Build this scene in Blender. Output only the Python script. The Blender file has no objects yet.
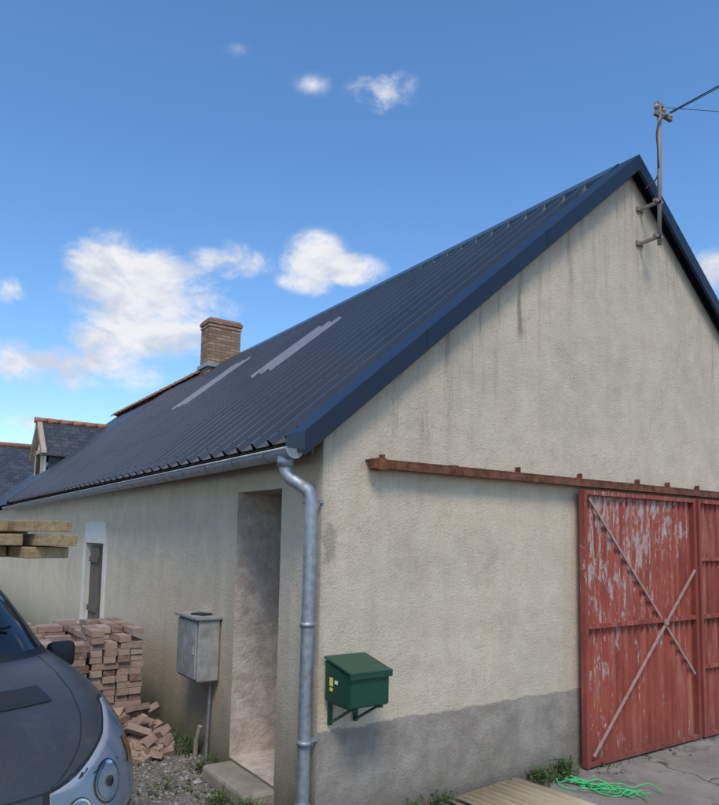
import bpy, bmesh, math, random
from mathutils import Vector, Matrix
random.seed(7)
D=bpy.data; scene=bpy.context.scene
scene.view_settings.view_transform='Standard'
scene.view_settings.look='None'
scene.view_settings.exposure=0
GZ=-0.2
# ------------------------------------------------------------------ node helpers
class NT:
    def __init__(s,tree): s.t=tree; s.n=tree.nodes; s.l=tree.links
    def new(s,typ,**kw):
        n=s.n.new(typ)
        for k,v in kw.items(): setattr(n,k,v)
        return n
    def inp(s,sock,v):
        if isinstance(v,bpy.types.NodeSocket): s.l.new(v,sock)
        elif v is not None:
            if isinstance(v,(tuple,list)) and sock.type=='RGBA' and len(v)==3: v=(*v,1)
            sock.default_value=v
    def math(s,op,a,b=None,c=None,clamp=False):
        n=s.new('ShaderNodeMath',operation=op,use_clamp=clamp)
        s.inp(n.inputs[0],a)
        if b is not None: s.inp(n.inputs[1],b)
        if c is not None: s.inp(n.inputs[2],c)
        return n.outputs[0]
    def vmath(s,op,a,b=None):
        n=s.new('ShaderNodeVectorMath',operation=op)
        s.inp(n.inputs[0],a)
        if b is not None: s.inp(n.inputs[1],b)
        return n.outputs['Value'] if op in('LENGTH','DOT_PRODUCT') else n.outputs[0]
    def mix(s,f,a,b,mode='MIX'):
        n=s.new('ShaderNodeMixRGB',blend_type=mode)
        s.inp(n.inputs[0],f); s.inp(n.inputs[1],a); s.inp(n.inputs[2],b)
        return n.outputs[0]
    def noise(s,vec,scale=5,detail=4,rough=.55,dist=0):
        n=s.new('ShaderNodeTexNoise'); s.inp(n.inputs['Vector'],vec)
        n.inputs['Scale'].default_value=scale; n.inputs['Detail'].default_value=detail
        n.inputs['Roughness'].default_value=rough; n.inputs['Distortion'].default_value=dist
        return n.outputs['Fac']
    def ramp(s,f,lo,hi,smooth=True):
        n=s.new('ShaderNodeMapRange'); n.interpolation_type='SMOOTHSTEP' if smooth else 'LINEAR'
        n.clamp=True
        s.inp(n.inputs['Value'],f); n.inputs['From Min'].default_value=lo; n.inputs['From Max'].default_value=hi
        return n.outputs[0]
    def maprange(s,f,a,b,c,d):
        n=s.new('ShaderNodeMapRange'); s.inp(n.inputs['Value'],f)
        for k,v in zip(('From Min','From Max','To Min','To Max'),(a,b,c,d)): n.inputs[k].default_value=v
        return n.outputs[0]
    def pos(s): return s.new('ShaderNodeTexCoord').outputs['Object']
    def sep(s,v):
        n=s.new('ShaderNodeSeparateXYZ'); s.inp(n.inputs[0],v); return n.outputs
    def comb(s,x,y,z):
        n=s.new('ShaderNodeCombineXYZ'); s.inp(n.inputs[0],x); s.inp(n.inputs[1],y); s.inp(n.inputs[2],z); return n.outputs[0]
    def bump(s,h,strength=.5,dist=.01):
        n=s.new('ShaderNodeBump'); s.inp(n.inputs['Height'],h); n.inputs['Strength'].default_value=strength
        n.inputs['Distance'].default_value=dist
        return n.outputs[0]
def material(name,fn):
    m=D.materials.new(name); m.use_nodes=True
    t=NT(m.node_tree); p=m.node_tree.nodes['Principled BSDF']
    fn(t,p)
    return m
def setp(t,p,color=None,rough=None,metal=None,normal=None,spec=None,coat=None):
    if color is not None: t.inp(p.inputs['Base Color'],color)
    if rough is not None: t.inp(p.inputs['Roughness'],rough)
    if metal is not None: t.inp(p.inputs['Metallic'],metal)
    if normal is not None: t.l.new(normal,p.inputs['Normal'])
    if spec is not None: t.inp(p.inputs['Specular IOR Level'],spec)
    if coat is not None: t.inp(p.inputs['Coat Weight'],coat)
def simple(name,col,rough=.6,metal=0,var=.15,scale=8,bumps=.0,bscale=60):
    def fn(t,p):
        o=t.pos(); n=t.noise(o,scale,4)
        c=t.mix(n,tuple(max(0,x*(1-var)) for x in col),tuple(x*(1+var) for x in col))
        setp(t,p,c,rough,metal)
        if bumps: t.l.new(t.bump(t.noise(o,bscale,3),bumps,.01),p.inputs['Normal'])
    return material(name,fn)
# ------------------------------------------------------------------ materials
def stucco(name,gable):
    def fn(t,p):
        o=t.pos(); x,y,z=t.sep(o)
        big=t.noise(o,.9,4,.65); mid=t.noise(o,4.5,6,.7); fine=t.noise(o,62,4,.75)
        c=t.mix(t.ramp(big,.32,.68),(.645,.54,.39),(.56,.475,.36))
        c=t.mix(t.math('MULTIPLY',t.ramp(mid,.45,.72),.6),c,(.71,.62,.48))
        c=t.mix(t.math('MULTIPLY',t.ramp(mid,.50,.28),.42),c,(.45,.37,.265))
        c=t.mix(t.math('MULTIPLY',t.ramp(fine,.50,.70),.55),c,(.35,.285,.21))
        sv=t.comb(t.math('MULTIPLY',t.math('ADD',x,y),5.0),0.0,t.math('MULTIPLY',z,.35))
        st=t.noise(sv,1.6,5,.72)
        if gable:
            line=t.math('SUBTRACT',t.math('SUBTRACT',5.0,t.math('MULTIPLY',t.math('ABSOLUTE',t.math('SUBTRACT',x,3.28)),.848)),z)
            near=t.math('SUBTRACT',1,t.ramp(line,.0,1.3),clamp=True)
            m=t.math('MULTIPLY',t.ramp(st,.49,.76),t.math('ADD',t.math('MULTIPLY',near,.72),.12))
            c=t.mix(m,c,(.22,.165,.115))
            bp=t.noise(t.vmath('ADD',o,(4.2,0,1.7)),1.7,6,.72)
            c=t.mix(t.math('MULTIPLY',t.ramp(bp,.54,.72),.36),c,(.38,.305,.21))
            s1=t.math('MULTIPLY',t.math('SUBTRACT',1,t.ramp(t.math('ABSOLUTE',t.math('ADD',t.math('SUBTRACT',x,1.80),t.math('MULTIPLY',t.math('SUBTRACT',mid,.5),.12))),.0,.045)),
                      t.math('MULTIPLY',t.ramp(z,3.12,3.3),t.math('SUBTRACT',1,t.ramp(z,3.45,3.75))))
            c=t.mix(t.math('MULTIPLY',s1,.75),c,(.15,.12,.09))
            dd=t.vmath('LENGTH',t.vmath('MULTIPLY',t.vmath('SUBTRACT',o,(.06,0,1.56)),(22,0,9.5)))
            c=t.mix(t.math('MULTIPLY',t.math('SUBTRACT',1,t.ramp(t.math('ADD',dd,t.math('MULTIPLY',t.math('SUBTRACT',mid,.5),4.0)),.3,1.3)),.6),c,(.27,.25,.22))
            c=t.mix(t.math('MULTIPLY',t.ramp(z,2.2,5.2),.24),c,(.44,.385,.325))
            cv=t.vmath('ADD',t.vmath('MULTIPLY',o,(.55,0,.55)),t.vmath('MULTIPLY',t.comb(t.noise(o,2.2,5,.7),0.0,t.noise(t.vmath('ADD',o,(5,5,5)),2.2,5,.7)),(.8,0,.8)))
            vo=t.new('ShaderNodeTexVoronoi',feature='DISTANCE_TO_EDGE'); vo.inputs['Scale'].default_value=.7; t.l.new(cv,vo.inputs['Vector'])
            c=t.mix(t.math('MULTIPLY',t.math('SUBTRACT',1,t.ramp(vo.outputs['Distance'],0,.0035)),.35),c,(.2,.16,.12))
            edge=t.math('ADD',.41,t.math('MULTIPLY',t.math('SUBTRACT',mid,.5),.13))
            pl=t.math('SUBTRACT',1,t.ramp(t.math('SUBTRACT',z,edge),-.008,.008))
            cem=t.mix(t.ramp(mid,.3,.7),(.255,.22,.18),(.40,.35,.29))
            cem=t.mix(t.math('MULTIPLY',t.math('SUBTRACT',1,t.ramp(z,-.2,.12)),.6),cem,(.13,.12,.09))
            cem=t.mix(t.math('MULTIPLY',t.ramp(fine,.5,.7),.45),cem,(.19,.17,.14))
            c=t.mix(pl,c,cem)
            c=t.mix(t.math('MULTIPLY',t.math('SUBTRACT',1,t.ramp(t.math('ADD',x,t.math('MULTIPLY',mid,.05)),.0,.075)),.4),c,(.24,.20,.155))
        else:
            m=t.math('MULTIPLY',t.ramp(st,.53,.75),.32); c=t.mix(m,c,(.35,.29,.21))
            g=t.math('SUBTRACT',1,t.ramp(t.math('ADD',z,t.math('MULTIPLY',t.math('SUBTRACT',mid,.5),-.9)),-.2,.75))
            c=t.mix(t.math('MULTIPLY',g,.8),c,(.225,.215,.145))
            g2=t.math('SUBTRACT',1,t.ramp(t.math('ADD',z,t.math('MULTIPLY',mid,.35)),-.1,.3))
            c=t.mix(t.math('MULTIPLY',g2,.7),c,(.09,.095,.055))
            # damp staining around the doorway
            dy2=t.math('SUBTRACT',1,t.ramp(t.math('ABSOLUTE',t.math('SUBTRACT',y,.9)),.38,.62))
            c=t.mix(t.math('MULTIPLY',t.math('MULTIPLY',dy2,t.ramp(mid,.40,.65)),.38),c,(.29,.265,.20))
        hh=t.math('ADD',fine,t.math('MULTIPLY',t.noise(o,9,4,.7),.9))
        setp(t,p,c,.95,0,t.bump(hh,.9,.011),.15)
    return material(name,fn)
M_gable=stucco('gable_render',True); M_side=stucco('side_render',False)
def fn(t,p):
    o=t.pos(); n=t.noise(o,7,7,.75)
    c=t.mix(t.ramp(n,.3,.7),(.40,.335,.28),(.66,.575,.50))
    setp(t,p,c,.95,0,t.bump(n,.9,.03),.1)
M_reveal=material('rough_reveal_plaster',fn)
def fn(t,p):
    o=t.pos(); n=t.noise(o,1.2,3,.5)
    c=t.mix(t.ramp(n,.3,.7),(.024,.031,.042),(.030,.038,.050))
    setp(t,p,c,t.maprange(n,0,1,.25,.34),.0,None,.5)
M_roof=material('coated_steel_roof',fn)
def fn(t,p):
    o=t.pos(); n=t.noise(o,3,3)
    c=t.mix(n,(.007,.013,.028),(.010,.018,.038)); setp(t,p,c,.42,.0,None,.4)
M_flash=material('navy_flashing',fn)
def fn(t,p):
    o=t.pos(); n=t.noise(o,9,4,.6)
    c=t.mix(n,(.13,.13,.155),(.24,.24,.275)); setp(t,p,c,.3,0,None,.6)
M_skyl=material('translucent_rooflight',fn)
def fn(t,p):
    o=t.pos(); v=t.new('ShaderNodeTexVoronoi'); v.inputs['Scale'].default_value=22; t.l.new(o,v.inputs['Vector'])
    n=t.noise(o,10,5,.65); c=t.mix(t.math('ADD',t.math('MULTIPLY',v.outputs['Distance'],.5),t.math('MULTIPLY',n,.6)),(.20,.22,.24),(.46,.48,.51))
    c=t.mix(t.math('MULTIPLY',t.ramp(n,.54,.72),.65),c,(.20,.165,.13))
    setp(t,p,c,t.maprange(n,.3,.7,.38,.68),.65)
M_zinc=material('galvanised_zinc',fn)
def fn(t,p):
    o=t.pos(); n=t.noise(o,14,5,.7)
    c=t.mix(t.ramp(n,.35,.65),(.10,.042,.025),(.20,.08,.048)); setp(t,p,c,.85,0,t.bump(n,.4,.006),.2)
M_rust=material('rusted_steel',fn)
def peel(name,amount,red=(.275,.062,.040)):
    def fn(t,p):
        o=t.pos(); x,y,z=t.sep(o)
        sv=t.vmath('MULTIPLY',o,(30,4,4.5)); a=t.noise(sv,1.0,8,.78); b=t.noise(o,1.3,4,.65); f=t.noise(o,26,5,.75)
        c=t.mix(t.ramp(b,.3,.7),red,tuple(k*1.25 for k in red))
        c=t.mix(t.math('MULTIPLY',t.ramp(f,.42,.72),.5),c,(.17,.065,.05))
        s2=t.noise(t.vmath('MULTIPLY',o,(14,3,1.1)),1.0,5,.7)
        c=t.mix(t.math('MULTIPLY',t.ramp(s2,.48,.70),.75),c,(.40,.18,.13))
        c=t.mix(t.math('MULTIPLY',t.ramp(s2,.48,.30),.5),c,(.13,.036,.03))
        top=t.math('MULTIPLY',t.ramp(z,.2,2.0),.09)
        lft=t.math('MULTIPLY',t.math('SUBTRACT',1,t.ramp(x,2.4,4.6)),.06)
        v=t.math('ADD',t.math('ADD',a,t.math('MULTIPLY',t.math('SUBTRACT',b,.5),.35)),t.math('ADD',top,lft))
        k=t.math('MULTIPLY',t.ramp(v,.80-amount,.85-amount),.85)
        c=t.mix(k,c,t.mix(f,(.30,.24,.21),(.55,.48,.44)))
        sm=t.math('MULTIPLY',t.math('SUBTRACT',1,t.ramp(t.math('ADD',z,t.math('MULTIPLY',a,.3)),-.1,.35)),.5)
        c=t.mix(sm,c,(.12,.05,.038))
        setp(t,p,c,.8,0,t.bump(t.math('ADD',k,f),.35,.004),.2)
    return material(name,fn)
M_door=peel('peeling_red_paint',.165); M_door2=peel('red_paint_worn',.09,(.225,.052,.037))
M_frame=peel('red_frame_paint',.09,(.25,.056,.040))
M_brace=simple('weathered_brace',(.37,.225,.185),.8,0,.5,20,.3)
def bricks(name,c1,c2,mortar,sc=1,bw=.22,rh=.065):
    def fn(t,p):
        o=t.pos(); x,y,z=t.sep(o)
        b=t.new('ShaderNodeTexBrick'); t.l.new(t.comb(t.math('ADD',x,y),z,0.0),b.inputs['Vector'])
        b.inputs['Scale'].default_value=1; b.inputs['Brick Width'].default_value=bw; b.inputs['Row Height'].default_value=rh
        b.inputs['Mortar Size'].default_value=.008; b.inputs['Color1'].default_value=(*c1,1); b.inputs['Color2'].default_value=(*c2,1); b.inputs['Mortar'].default_value=(*mortar,1)
        n=t.noise(o,12,4,.7); c=t.mix(t.math('MULTIPLY',n,.5),b.outputs['Color'],(.2,.15,.11))
        setp(t,p,c,.9,0,t.bump(t.math('SUBTRACT',n,b.outputs['Fac']),.6,.01),.15)
    return material(name,fn)
M_chim=bricks('chimney_brick',(.22,.12,.075),(.44,.28,.17),(.15,.12,.09))
def island(name,cols,rough=.9,bumpv=.5,nscale=25,dust=(.40,.34,.28)):
    def fn(t,p):
        g=t.new('ShaderNodeNewGeometry'); r=t.new('ShaderNodeValToRGB'); t.l.new(g.outputs['Random Per Island'],r.inputs[0])
        e=r.color_ramp.elements; e[0].color=(*cols[0],1); e[1].color=(*cols[-1],1)
        for i,cc in enumerate(cols[1:-1]): k=e.new((i+1)/(len(cols)-1)); k.color=(*cc,1)
        o=t.pos(); n=t.noise(o,nscale,4,.7)
        c=t.mix(t.math('MULTIPLY',t.ramp(n,.4,.75),.6),r.outputs[0],dust if rough>.85 else cols[0])
        setp(t,p,c,rough,0,t.bump(n,bumpv,.006),.2)
    return material(name,fn)
M_brick=island('reclaimed_brick',[(.15,.085,.065),(.27,.165,.125),(.36,.25,.19),(.22,.15,.12),(.40,.31,.245),(.30,.19,.145)],dust=(.44,.37,.30))
M_stone=island('gravel_stone',[(.12,.11,.10),(.22,.20,.18),(.30,.28,.25),(.42,.40,.37)],.84)
def slate(name,c1,c2,axis='y'):
    def fn(t,p):
        o=t.pos(); x,y,z=t.sep(o)
        b=t.new('ShaderNodeTexBrick'); t.l.new(t.comb(y if axis=='y' else x,t.math('MULTIPLY',z,1.3),0.0),b.inputs['Vector'])
        b.inputs['Scale'].default_value=1; b.inputs['Brick Width'].default_value=.22; b.inputs['Row Height'].default_value=.14
        b.inputs['Mortar Size'].default_value=.010; b.inputs['Color1'].default_value=(*c1,1); b.inputs['Color2'].default_value=(*c2,1); b.inputs['Mortar'].default_value=(.02,.02,.025,1)
        n=t.noise(o,3,4,.6); c=t.mix(t.math('MULTIPLY',t.ramp(n,.5,.75),.35),b.outputs['Color'],(.13,.125,.11))
        setp(t,p,c,.5,0,t.bump(b.outputs['Fac'],-.5,.01),.4)
    return material(name,fn)
M_slate=slate('slate_tiles',(.040,.045,.055),(.065,.072,.085),'y'); M_slatex=slate('slate_tiles_x',(.036,.041,.05),(.06,.068,.08),'x')
M_terra=simple('terracotta_ridge',(.34,.155,.09),.85,0,.45,6,.3)
M_white=simple('white_limewash',(.62,.58,.51),.9,0,.16,6,.3)
M_timber=simple('dormer_timber',(.40,.32,.23),.85,0,.3,9,.2)
def woodfn(c1,c2,sc=(2,30,30)):
    def fn(t,p):
        o=t.pos(); v=t.vmath('MULTIPLY',o,sc); n=t.noise(v,1,5,.65,1.2); k=t.noise(o,3,3)
        c=t.mix(t.ramp(n,.3,.7),c1,c2); c=t.mix(t.math('MULTIPLY',k,.35),c,tuple(q*.5 for q in c1))
        setp(t,p,c,.8,0,t.bump(n,.3,.004),.2)
    return fn
M_plank=material('sawn_timber',woodfn((.25,.175,.085),(.42,.32,.18),(1.5,30,30)))
M_oldwood=material('grey_old_wood',woodfn((.09,.07,.05),(.22,.175,.13),(30,30,2)))
M_sheet=material('ribbed_yellow_sheet',woodfn((.40,.33,.21),(.54,.47,.33),(12,1.5,10)))
M_dark=simple('dark_interior',(.012,.011,.01),.9)
M_concrete=simple('old_concrete',(.27,.24,.195),.95,0,.5,7,.6,35)
def fn(t,p):
    o=t.pos(); n=t.noise(o,6,4); f=t.noise(o,50,3)
    c=t.mix(n,(.006,.050,.028),(.010,.068,.038)); c=t.mix(t.math('MULTIPLY',t.ramp(f,.55,.75),.25),c,(.07,.11,.08)); setp(t,p,c,.36,0,t.bump(f,.08,.004),.5)
M_green=material('green_enamel',fn)
M_yellow=simple('yellow_sticker',(.75,.62,.12),.6,0,.1); M_blue=simple('white_sticker',(.7,.72,.72),.6,0,.1)
def fn(t,p):
    o=t.pos(); n=t.noise(o,7,6,.7)
    c=t.mix(t.ramp(n,.35,.7),(.22,.215,.20),(.37,.36,.335)); setp(t,p,c,.8,0,t.bump(n,.3,.006),.3)
M_meter=material('weathered_grey_box',fn)
def groundfn(t,p):
    o=t.pos(); n=t.noise(o,.8,4,.6); f=t.noise(o,28,5,.75); g=t.noise(o,3.5,5,.7)
    v=t.new('ShaderNodeTexVoronoi'); v.inputs['Scale'].default_value=42; t.l.new(o,v.inputs['Vector'])
    c=t.mix(t.ramp(f,.35,.7),(.14,.125,.105),(.28,.26,.225)); c=t.mix(t.math('MULTIPLY',t.ramp(g,.5,.7),.6),c,(.10,.095,.06))
    c=t.mix(t.math('MULTIPLY',t.ramp(n,.55,.75),.5),c,(.07,.09,.03))
    c=t.mix(t.math('MULTIPLY',v.outputs['Color'],.35),c,(.3,.28,.25))
    setp(t,p,c,.95,0,t.bump(t.math('ADD',f,v.outputs['Distance']),.8,.02),.15)
M_ground=material('stony_ground',groundfn)
def fn(t,p):
    o=t.pos(); n=t.noise(o,1.4,5,.65); f=t.noise(o,55,4,.75)
    v=t.new('ShaderNodeTexVoronoi',feature='DISTANCE_TO_EDGE'); v.inputs['Scale'].default_value=.9
    t.l.new(t.vmath('ADD',o,t.vmath('MULTIPLY',t.comb(t.noise(o,4,3),t.noise(o,5,3),0.0),(.35,.35,0))),v.inputs['Vector'])
    crack=t.math('SUBTRACT',1,t.ramp(v.outputs['Distance'],.0,.012))
    c=t.mix(t.ramp(n,.3,.7),(.20,.175,.145),(.30,.27,.23)); c=t.mix(t.math('MULTIPLY',t.ramp(f,.5,.72),.5),c,(.13,.115,.10))
    c=t.mix(t.math('MULTIPLY',crack,.85),c,(.04,.04,.03)); c=t.mix(t.math('MULTIPLY',t.ramp(t.noise(o,2.7,4,.7),.54,.66),.55),c,(.11,.10,.085))
    setp(t,p,c,.9,0,t.bump(t.math('SUBTRACT',f,crack),.5,.01),.2)
M_pave=material('cracked_concrete_paving',fn)
M_leaf=island('weed_leaf',[(.035,.065,.015),(.06,.11,.025),(.09,.14,.04),(.11,.12,.05)],.7,.1)
def fn(t,p): setp(t,p,(.06,.52,.17),.45,0,None,.4)
M_strap=material('green_plastic_strap',fn)
def fn(t,p):
    o=t.pos(); n=t.noise(o,4,5,.7); d=t.noise(o,220,2)
    c=t.mix(t.math('MULTIPLY',t.ramp(d,.45,.7),.35),(.043,.045,.046),(.088,.090,.09))
    c=t.mix(t.math('MULTIPLY',t.ramp(n,.5,.75),.3),c,(.13,.12,.10))
    setp(t,p,c,.45,.15,None,.45,.25); t.inp(p.inputs['Coat Roughness'],t.maprange(n,0,1,.10,.35))
M_paint=material('dark_grey_car_paint',fn)
M_glass=simple('tinted_glass',(.012,.016,.018),.04,0,.1); 
M_black=simple('black_plastic',(.018,.018,.019),.55,0,.2,30)
M_chrome=simple('chrome_trim',(.75,.76,.78),.18,1.0,.03)
M_lampb=simple('lamp_housing',(.50,.51,.53),.30,.35,.15)
def fn(t,p):
    tr=t.new('ShaderNodeBsdfTransparent'); gl=t.new('ShaderNodeBsdfGlossy'); gl.inputs['Roughness'].default_value=.04
    fr=t.new('ShaderNodeFresnel'); fr.inputs['IOR'].default_value=1.45; mx=t.new('ShaderNodeMixShader')
    t.l.new(fr.outputs[0],mx.inputs[0]); t.l.new(tr.outputs[0],mx.inputs[1]); t.l.new(gl.outputs[0],mx.inputs[2])
    out=[n for n in t.n if n.type=='OUTPUT_MATERIAL'][0]; t.l.new(mx.outputs[0],out.inputs[0])
M_lens=material('clear_lamp_lens',fn)
M_amber=simple('amber_lens',(.75,.25,.03),.2)
M_rubber=simple('tyre_rubber',(.02,.02,.02),.85)
M_wire=simple('cable_black',(.02,.02,.02),.6)
M_pole=simple('grey_mast',(.24,.21,.18),.7,.2,.3,14,.2)
M_porc=simple('porcelain',(.45,.40,.34),.3)
# ------------------------------------------------------------------ mesh helpers
def finish(bm,name,mats,parent=None,smooth=False):
    me=D.meshes.new(name); bm.to_mesh(me); bm.free()
    for m in (mats if isinstance(mats,(list,tuple)) else [mats]): me.materials.append(m)
    o=D.objects.new(name,me); scene.collection.objects.link(o)
    if parent: o.parent=parent
    return o
def empty(name,loc=(0,0,0)):
    e=D.objects.new(name,None); e.location=loc; scene.collection.objects.link(e); return e
CV=[(x,y,z) for x in (-.5,.5) for y in (-.5,.5) for z in (-.5,.5)]
CF=[(0,1,3,2),(4,6,7,5),(0,4,5,1),(2,3,7,6),(0,2,6,4),(1,5,7,3)]
def box(bm,c,s,rot=None,mi=0,bevel=0):
    c=Vector(c)
    R=None
    if rot is not None: R=rot if isinstance(rot,Matrix) else Matrix.Rotation(rot,3,'Z')
    vs=[]
    for v in CV:
        p=Vector((v[0]*s[0],v[1]*s[1],v[2]*s[2]))
        if R is not None: p=R@p
        vs.append(bm.verts.new(c+p))
    fs=[bm.faces.new([vs[i] for i in f]) for f in CF]
    for f in fs: f.material_index=mi
    if bevel:
        es=list(set(e for f in fs for e in f.edges))
        q=bmesh.ops.bevel(bm,geom=es,offset=bevel,segments=2,affect='EDGES',profile=.5)
        for f in q['faces']: f.material_index=mi
def quad(bm,pts,mi=0):
    f=bm.faces.new([bm.verts.new(p) for p in pts]); f.material_index=mi; return f
def cyl(bm,a,b,r,r2=None,seg=12,mi=0,smooth=True):
    a=Vector(a);b=Vector(b);d=b-a; r2=r if r2 is None else r2
    q=d.to_track_quat('Z','Y').to_matrix()
    A=[];B=[]
    for k in range(seg):
        w=2*math.pi*k/seg; e=q@Vector((math.cos(w),math.sin(w),0)); A.append(bm.verts.new(a+e*r)); B.append(bm.verts.new(b+e*r2))
    for k in range(seg):
        j=(k+1)%seg; f=bm.faces.new([A[k],A[j],B[j],B[k]]); f.smooth=smooth; f.material_index=mi
    bm.faces.new(A[::-1]).material_index=mi; bm.faces.new(B).material_index=mi
def curve(name,pts,r,mat,parent=None,res=3,spline='POLY'):
    c=D.curves.new(name,'CURVE'); c.dimensions='3D'; c.bevel_depth=r; c.bevel_resolution=res; c.use_fill_caps=True
    if spline=='POLY':
        s=c.splines.new('POLY'); s.points.add(len(pts)-1)
        for q,p in zip(s.points,pts): q.co=(*p,1)
    else:
        s=c.splines.new('BEZIER'); s.bezier_points.add(len(pts)-1)
        for q,p in zip(s.bezier_points,pts): q.co=p; q.handle_left_type=q.handle_right_type='AUTO'
    c.materials.append(mat); o=D.objects.new(name,c); scene.collection.objects.link(o)
    if parent: o.parent=parent
    return o
# ------------------------------------------------------------------ ground
bm=bmesh.new()
quad(bm,[(-400,-400,GZ),(400,-400,GZ),(400,400,GZ),(-400,400,GZ)])
finish(bm,'ground',M_ground)
bm=bmesh.new()
quad(bm,[(1.75,-.002,GZ+.004),(1.62,-1.6,GZ+.004),(1.1,-12,GZ+.004),(30,-12,GZ+.004),(30,-.002,GZ+.004)])
finish(bm,'pavement',M_pave)
# ------------------------------------------------------------------ barn
barn=empty('rendered_barn')
RX,RZ=3.28,5.13; EX,EZ=-.2,2.18; SL=(RZ-EZ)/(RX-EX); W=2*RX; LEN=12.65
def roofz(x): return EZ+SL*((x if x<=RX else 2*RX-x)-EX)
bm=bmesh.new(); top=.05
f=bm.faces.new([bm.verts.new(p) for p in [(0,0,GZ-.1),(W,0,GZ-.1),(W,0,roofz(W)-top),(RX,0,RZ-top),(0,0,roofz(0)-top)]])
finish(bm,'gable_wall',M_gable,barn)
bm=bmesh.new()
ys=[0,.54,1.27,5.18,6.1,LEN]; zs=[GZ-.1,-.07,.40,1.46,1.93,roofz(0)-top]
for i in range(5):
    for j in range(5):
        if i==1 and 1<=j<=3: continue
        if i==3 and j==2: continue
        quad(bm,[(0,ys[i+1],zs[j]),(0,ys[i],zs[j]),(0,ys[i],zs[j+1]),(0,ys[i+1],zs[j+1])])
bmesh.ops.remove_doubles(bm,verts=bm.verts,dist=1e-4)
quad(bm,[(W,0,GZ-.1),(W,LEN,GZ-.1),(W,LEN,roofz(W)-top),(W,0,roofz(W)-top)])
finish(bm,'side_wall',M_side,barn)
def recess(name,y0,y1,z0,z1,d,mats):
    bm=bmesh.new()
    quad(bm,[(0,y1,z0),(d,y1,z0),(d,y1,z1),(0,y1,z1)]); quad(bm,[(0,y0,z0),(0,y0,z1),(d,y0,z1),(d,y0,z0)])
    quad(bm,[(0,y0,z1),(0,y1,z1),(d,y1,z1),(d,y0,z1)]); quad(bm,[(0,y0,z0),(d,y0,z0),(d,y1,z0),(0,y1,z0)])
    quad(bm,[(d,y0,z0),(d,y0,z1),(d,y1,z1),(d,y1,z0)],1)
    return finish(bm,name,mats,barn)
recess('doorway_recess',.54,1.27,-.07,1.93,.44,[M_reveal,M_oldwood])
recess('window_recess',5.18,6.1,.40,1.46,.35,[M_white,M_dark])
bm=bmesh.new()
box(bm,(-.012,5.64,1.60),(.03,1.06,.275)); box(bm,(-.012,6.165,.93),(.03,.13,1.055)); box(bm,(-.012,5.13,.93),(.03,.10,1.055)); box(bm,(-.03,5.64,.36),(.09,1.15,.075))
finish(bm,'window_surround',M_white,barn)
bm=bmesh.new()
for k in range(5): box(bm,(.02,5.55+.085*k,.92-.01*(k%2)),(.025,.08,1.0))
box(bm,(0,5.72,1.25),(.03,.42,.07)); box(bm,(0,5.72,.62),(.03,.42,.07))
finish(bm,'window_shutter',M_oldwood,barn)
bm=bmesh.new(); box(bm,(-.09,.90,-.150),(.26,.74,.12),bevel=.025)
finish(bm,'door_step',M_concrete,barn)
def ribbed(bm,x0,x1,y0,y1,side,lift=0,mi=0,pitch=.25,rib=.045,wt=.026,wb=.058):
    n=int(round((y1-y0)/pitch)); prof=[]
    for i in range(n):
        a=y0+i*pitch
        prof+= [(a,0),(a+.5*(pitch-wb),0),(a+.5*(pitch-wt),rib),(a+.5*(pitch+wt),rib),(a+.5*(pitch+wb),0)]
    prof.append((y0+n*pitch,0))
    nx=-SL/math.hypot(1,SL)*(1 if side<0 else -1); nz=1/math.hypot(1,SL)
    segs=[x0,x1]
    cols=[]
    for (y,h) in prof:
        cols.append([bm.verts.new((x+nx*(h+lift),y,roofz(x)+nz*(h+lift))) for x in segs])
    for a,b in zip(cols,cols[1:]):
        vs=[a[0],a[1],b[1],b[0]]
        if side<0: vs=vs[::-1]
        f=bm.faces.new(vs); f.material_index=mi
bm=bmesh.new()
ribbed(bm,EX+.02,RX,0.0,LEN,-1); ribbed(bm,RX,W-EX,0.0,LEN,1)
finish(bm,'roof_sheets',M_roof,barn)
bm=bmesh.new()
quad(bm,[(EX+.04,0,roofz(EX+.04)-.03),(EX+.04,LEN,roofz(EX+.04)-.03),(RX,LEN,RZ-.03),(RX,0,RZ-.03)])
quad(bm,[(W-EX-.04,0,roofz(EX+.04)-.03),(RX,0,RZ-.03),(RX,LEN,RZ-.03),(W-EX-.04,LEN,roofz(EX+.04)-.03)])
box(bm,(-.07,LEN/2,2.17),(.02,LEN-.02,.12))
finish(bm,'roof_deck',M_oldwood,barn)
bm=bmesh.new()
ribbed(bm,1.45,2.56,6.5,7.25,-1,.006); ribbed(bm,1.42,2.42,3.50,4.25,-1,.006)
finish(bm,'rooflight_panels',M_skyl,barn)
bm=bmesh.new(); nx=-SL/math.hypot(1,SL); nz=1/math.hypot(1,SL)
for x in (-.10,.55,1.40,2.45):
    for i in range(int(LEN/.25)):
        y=(i+.5)*.25
        a=Vector((x+nx*.045,y,roofz(x)+nz*.045)); cyl(bm,a,a+Vector((nx,0,nz))*.007,.008,.006,seg=6)
finish(bm,'roof_screws',M_roof,barn)
bm=bmesh.new()
for s in (-1,1):
    x2=RX+s*.16; z2=roofz(x2)+.064
    quad(bm,[(RX,.1,RZ+.070),(RX,10.4,RZ+.070),(x2,10.4,z2),(x2,.1,z2)][::s])
    quad(bm,[(x2,.1,z2),(x2,10.4,z2),(x2+s*.004,10.4,z2-.075),(x2+s*.004,.1,z2-.075)])
finish(bm,'ridge_cap',M_roof,barn)
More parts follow.
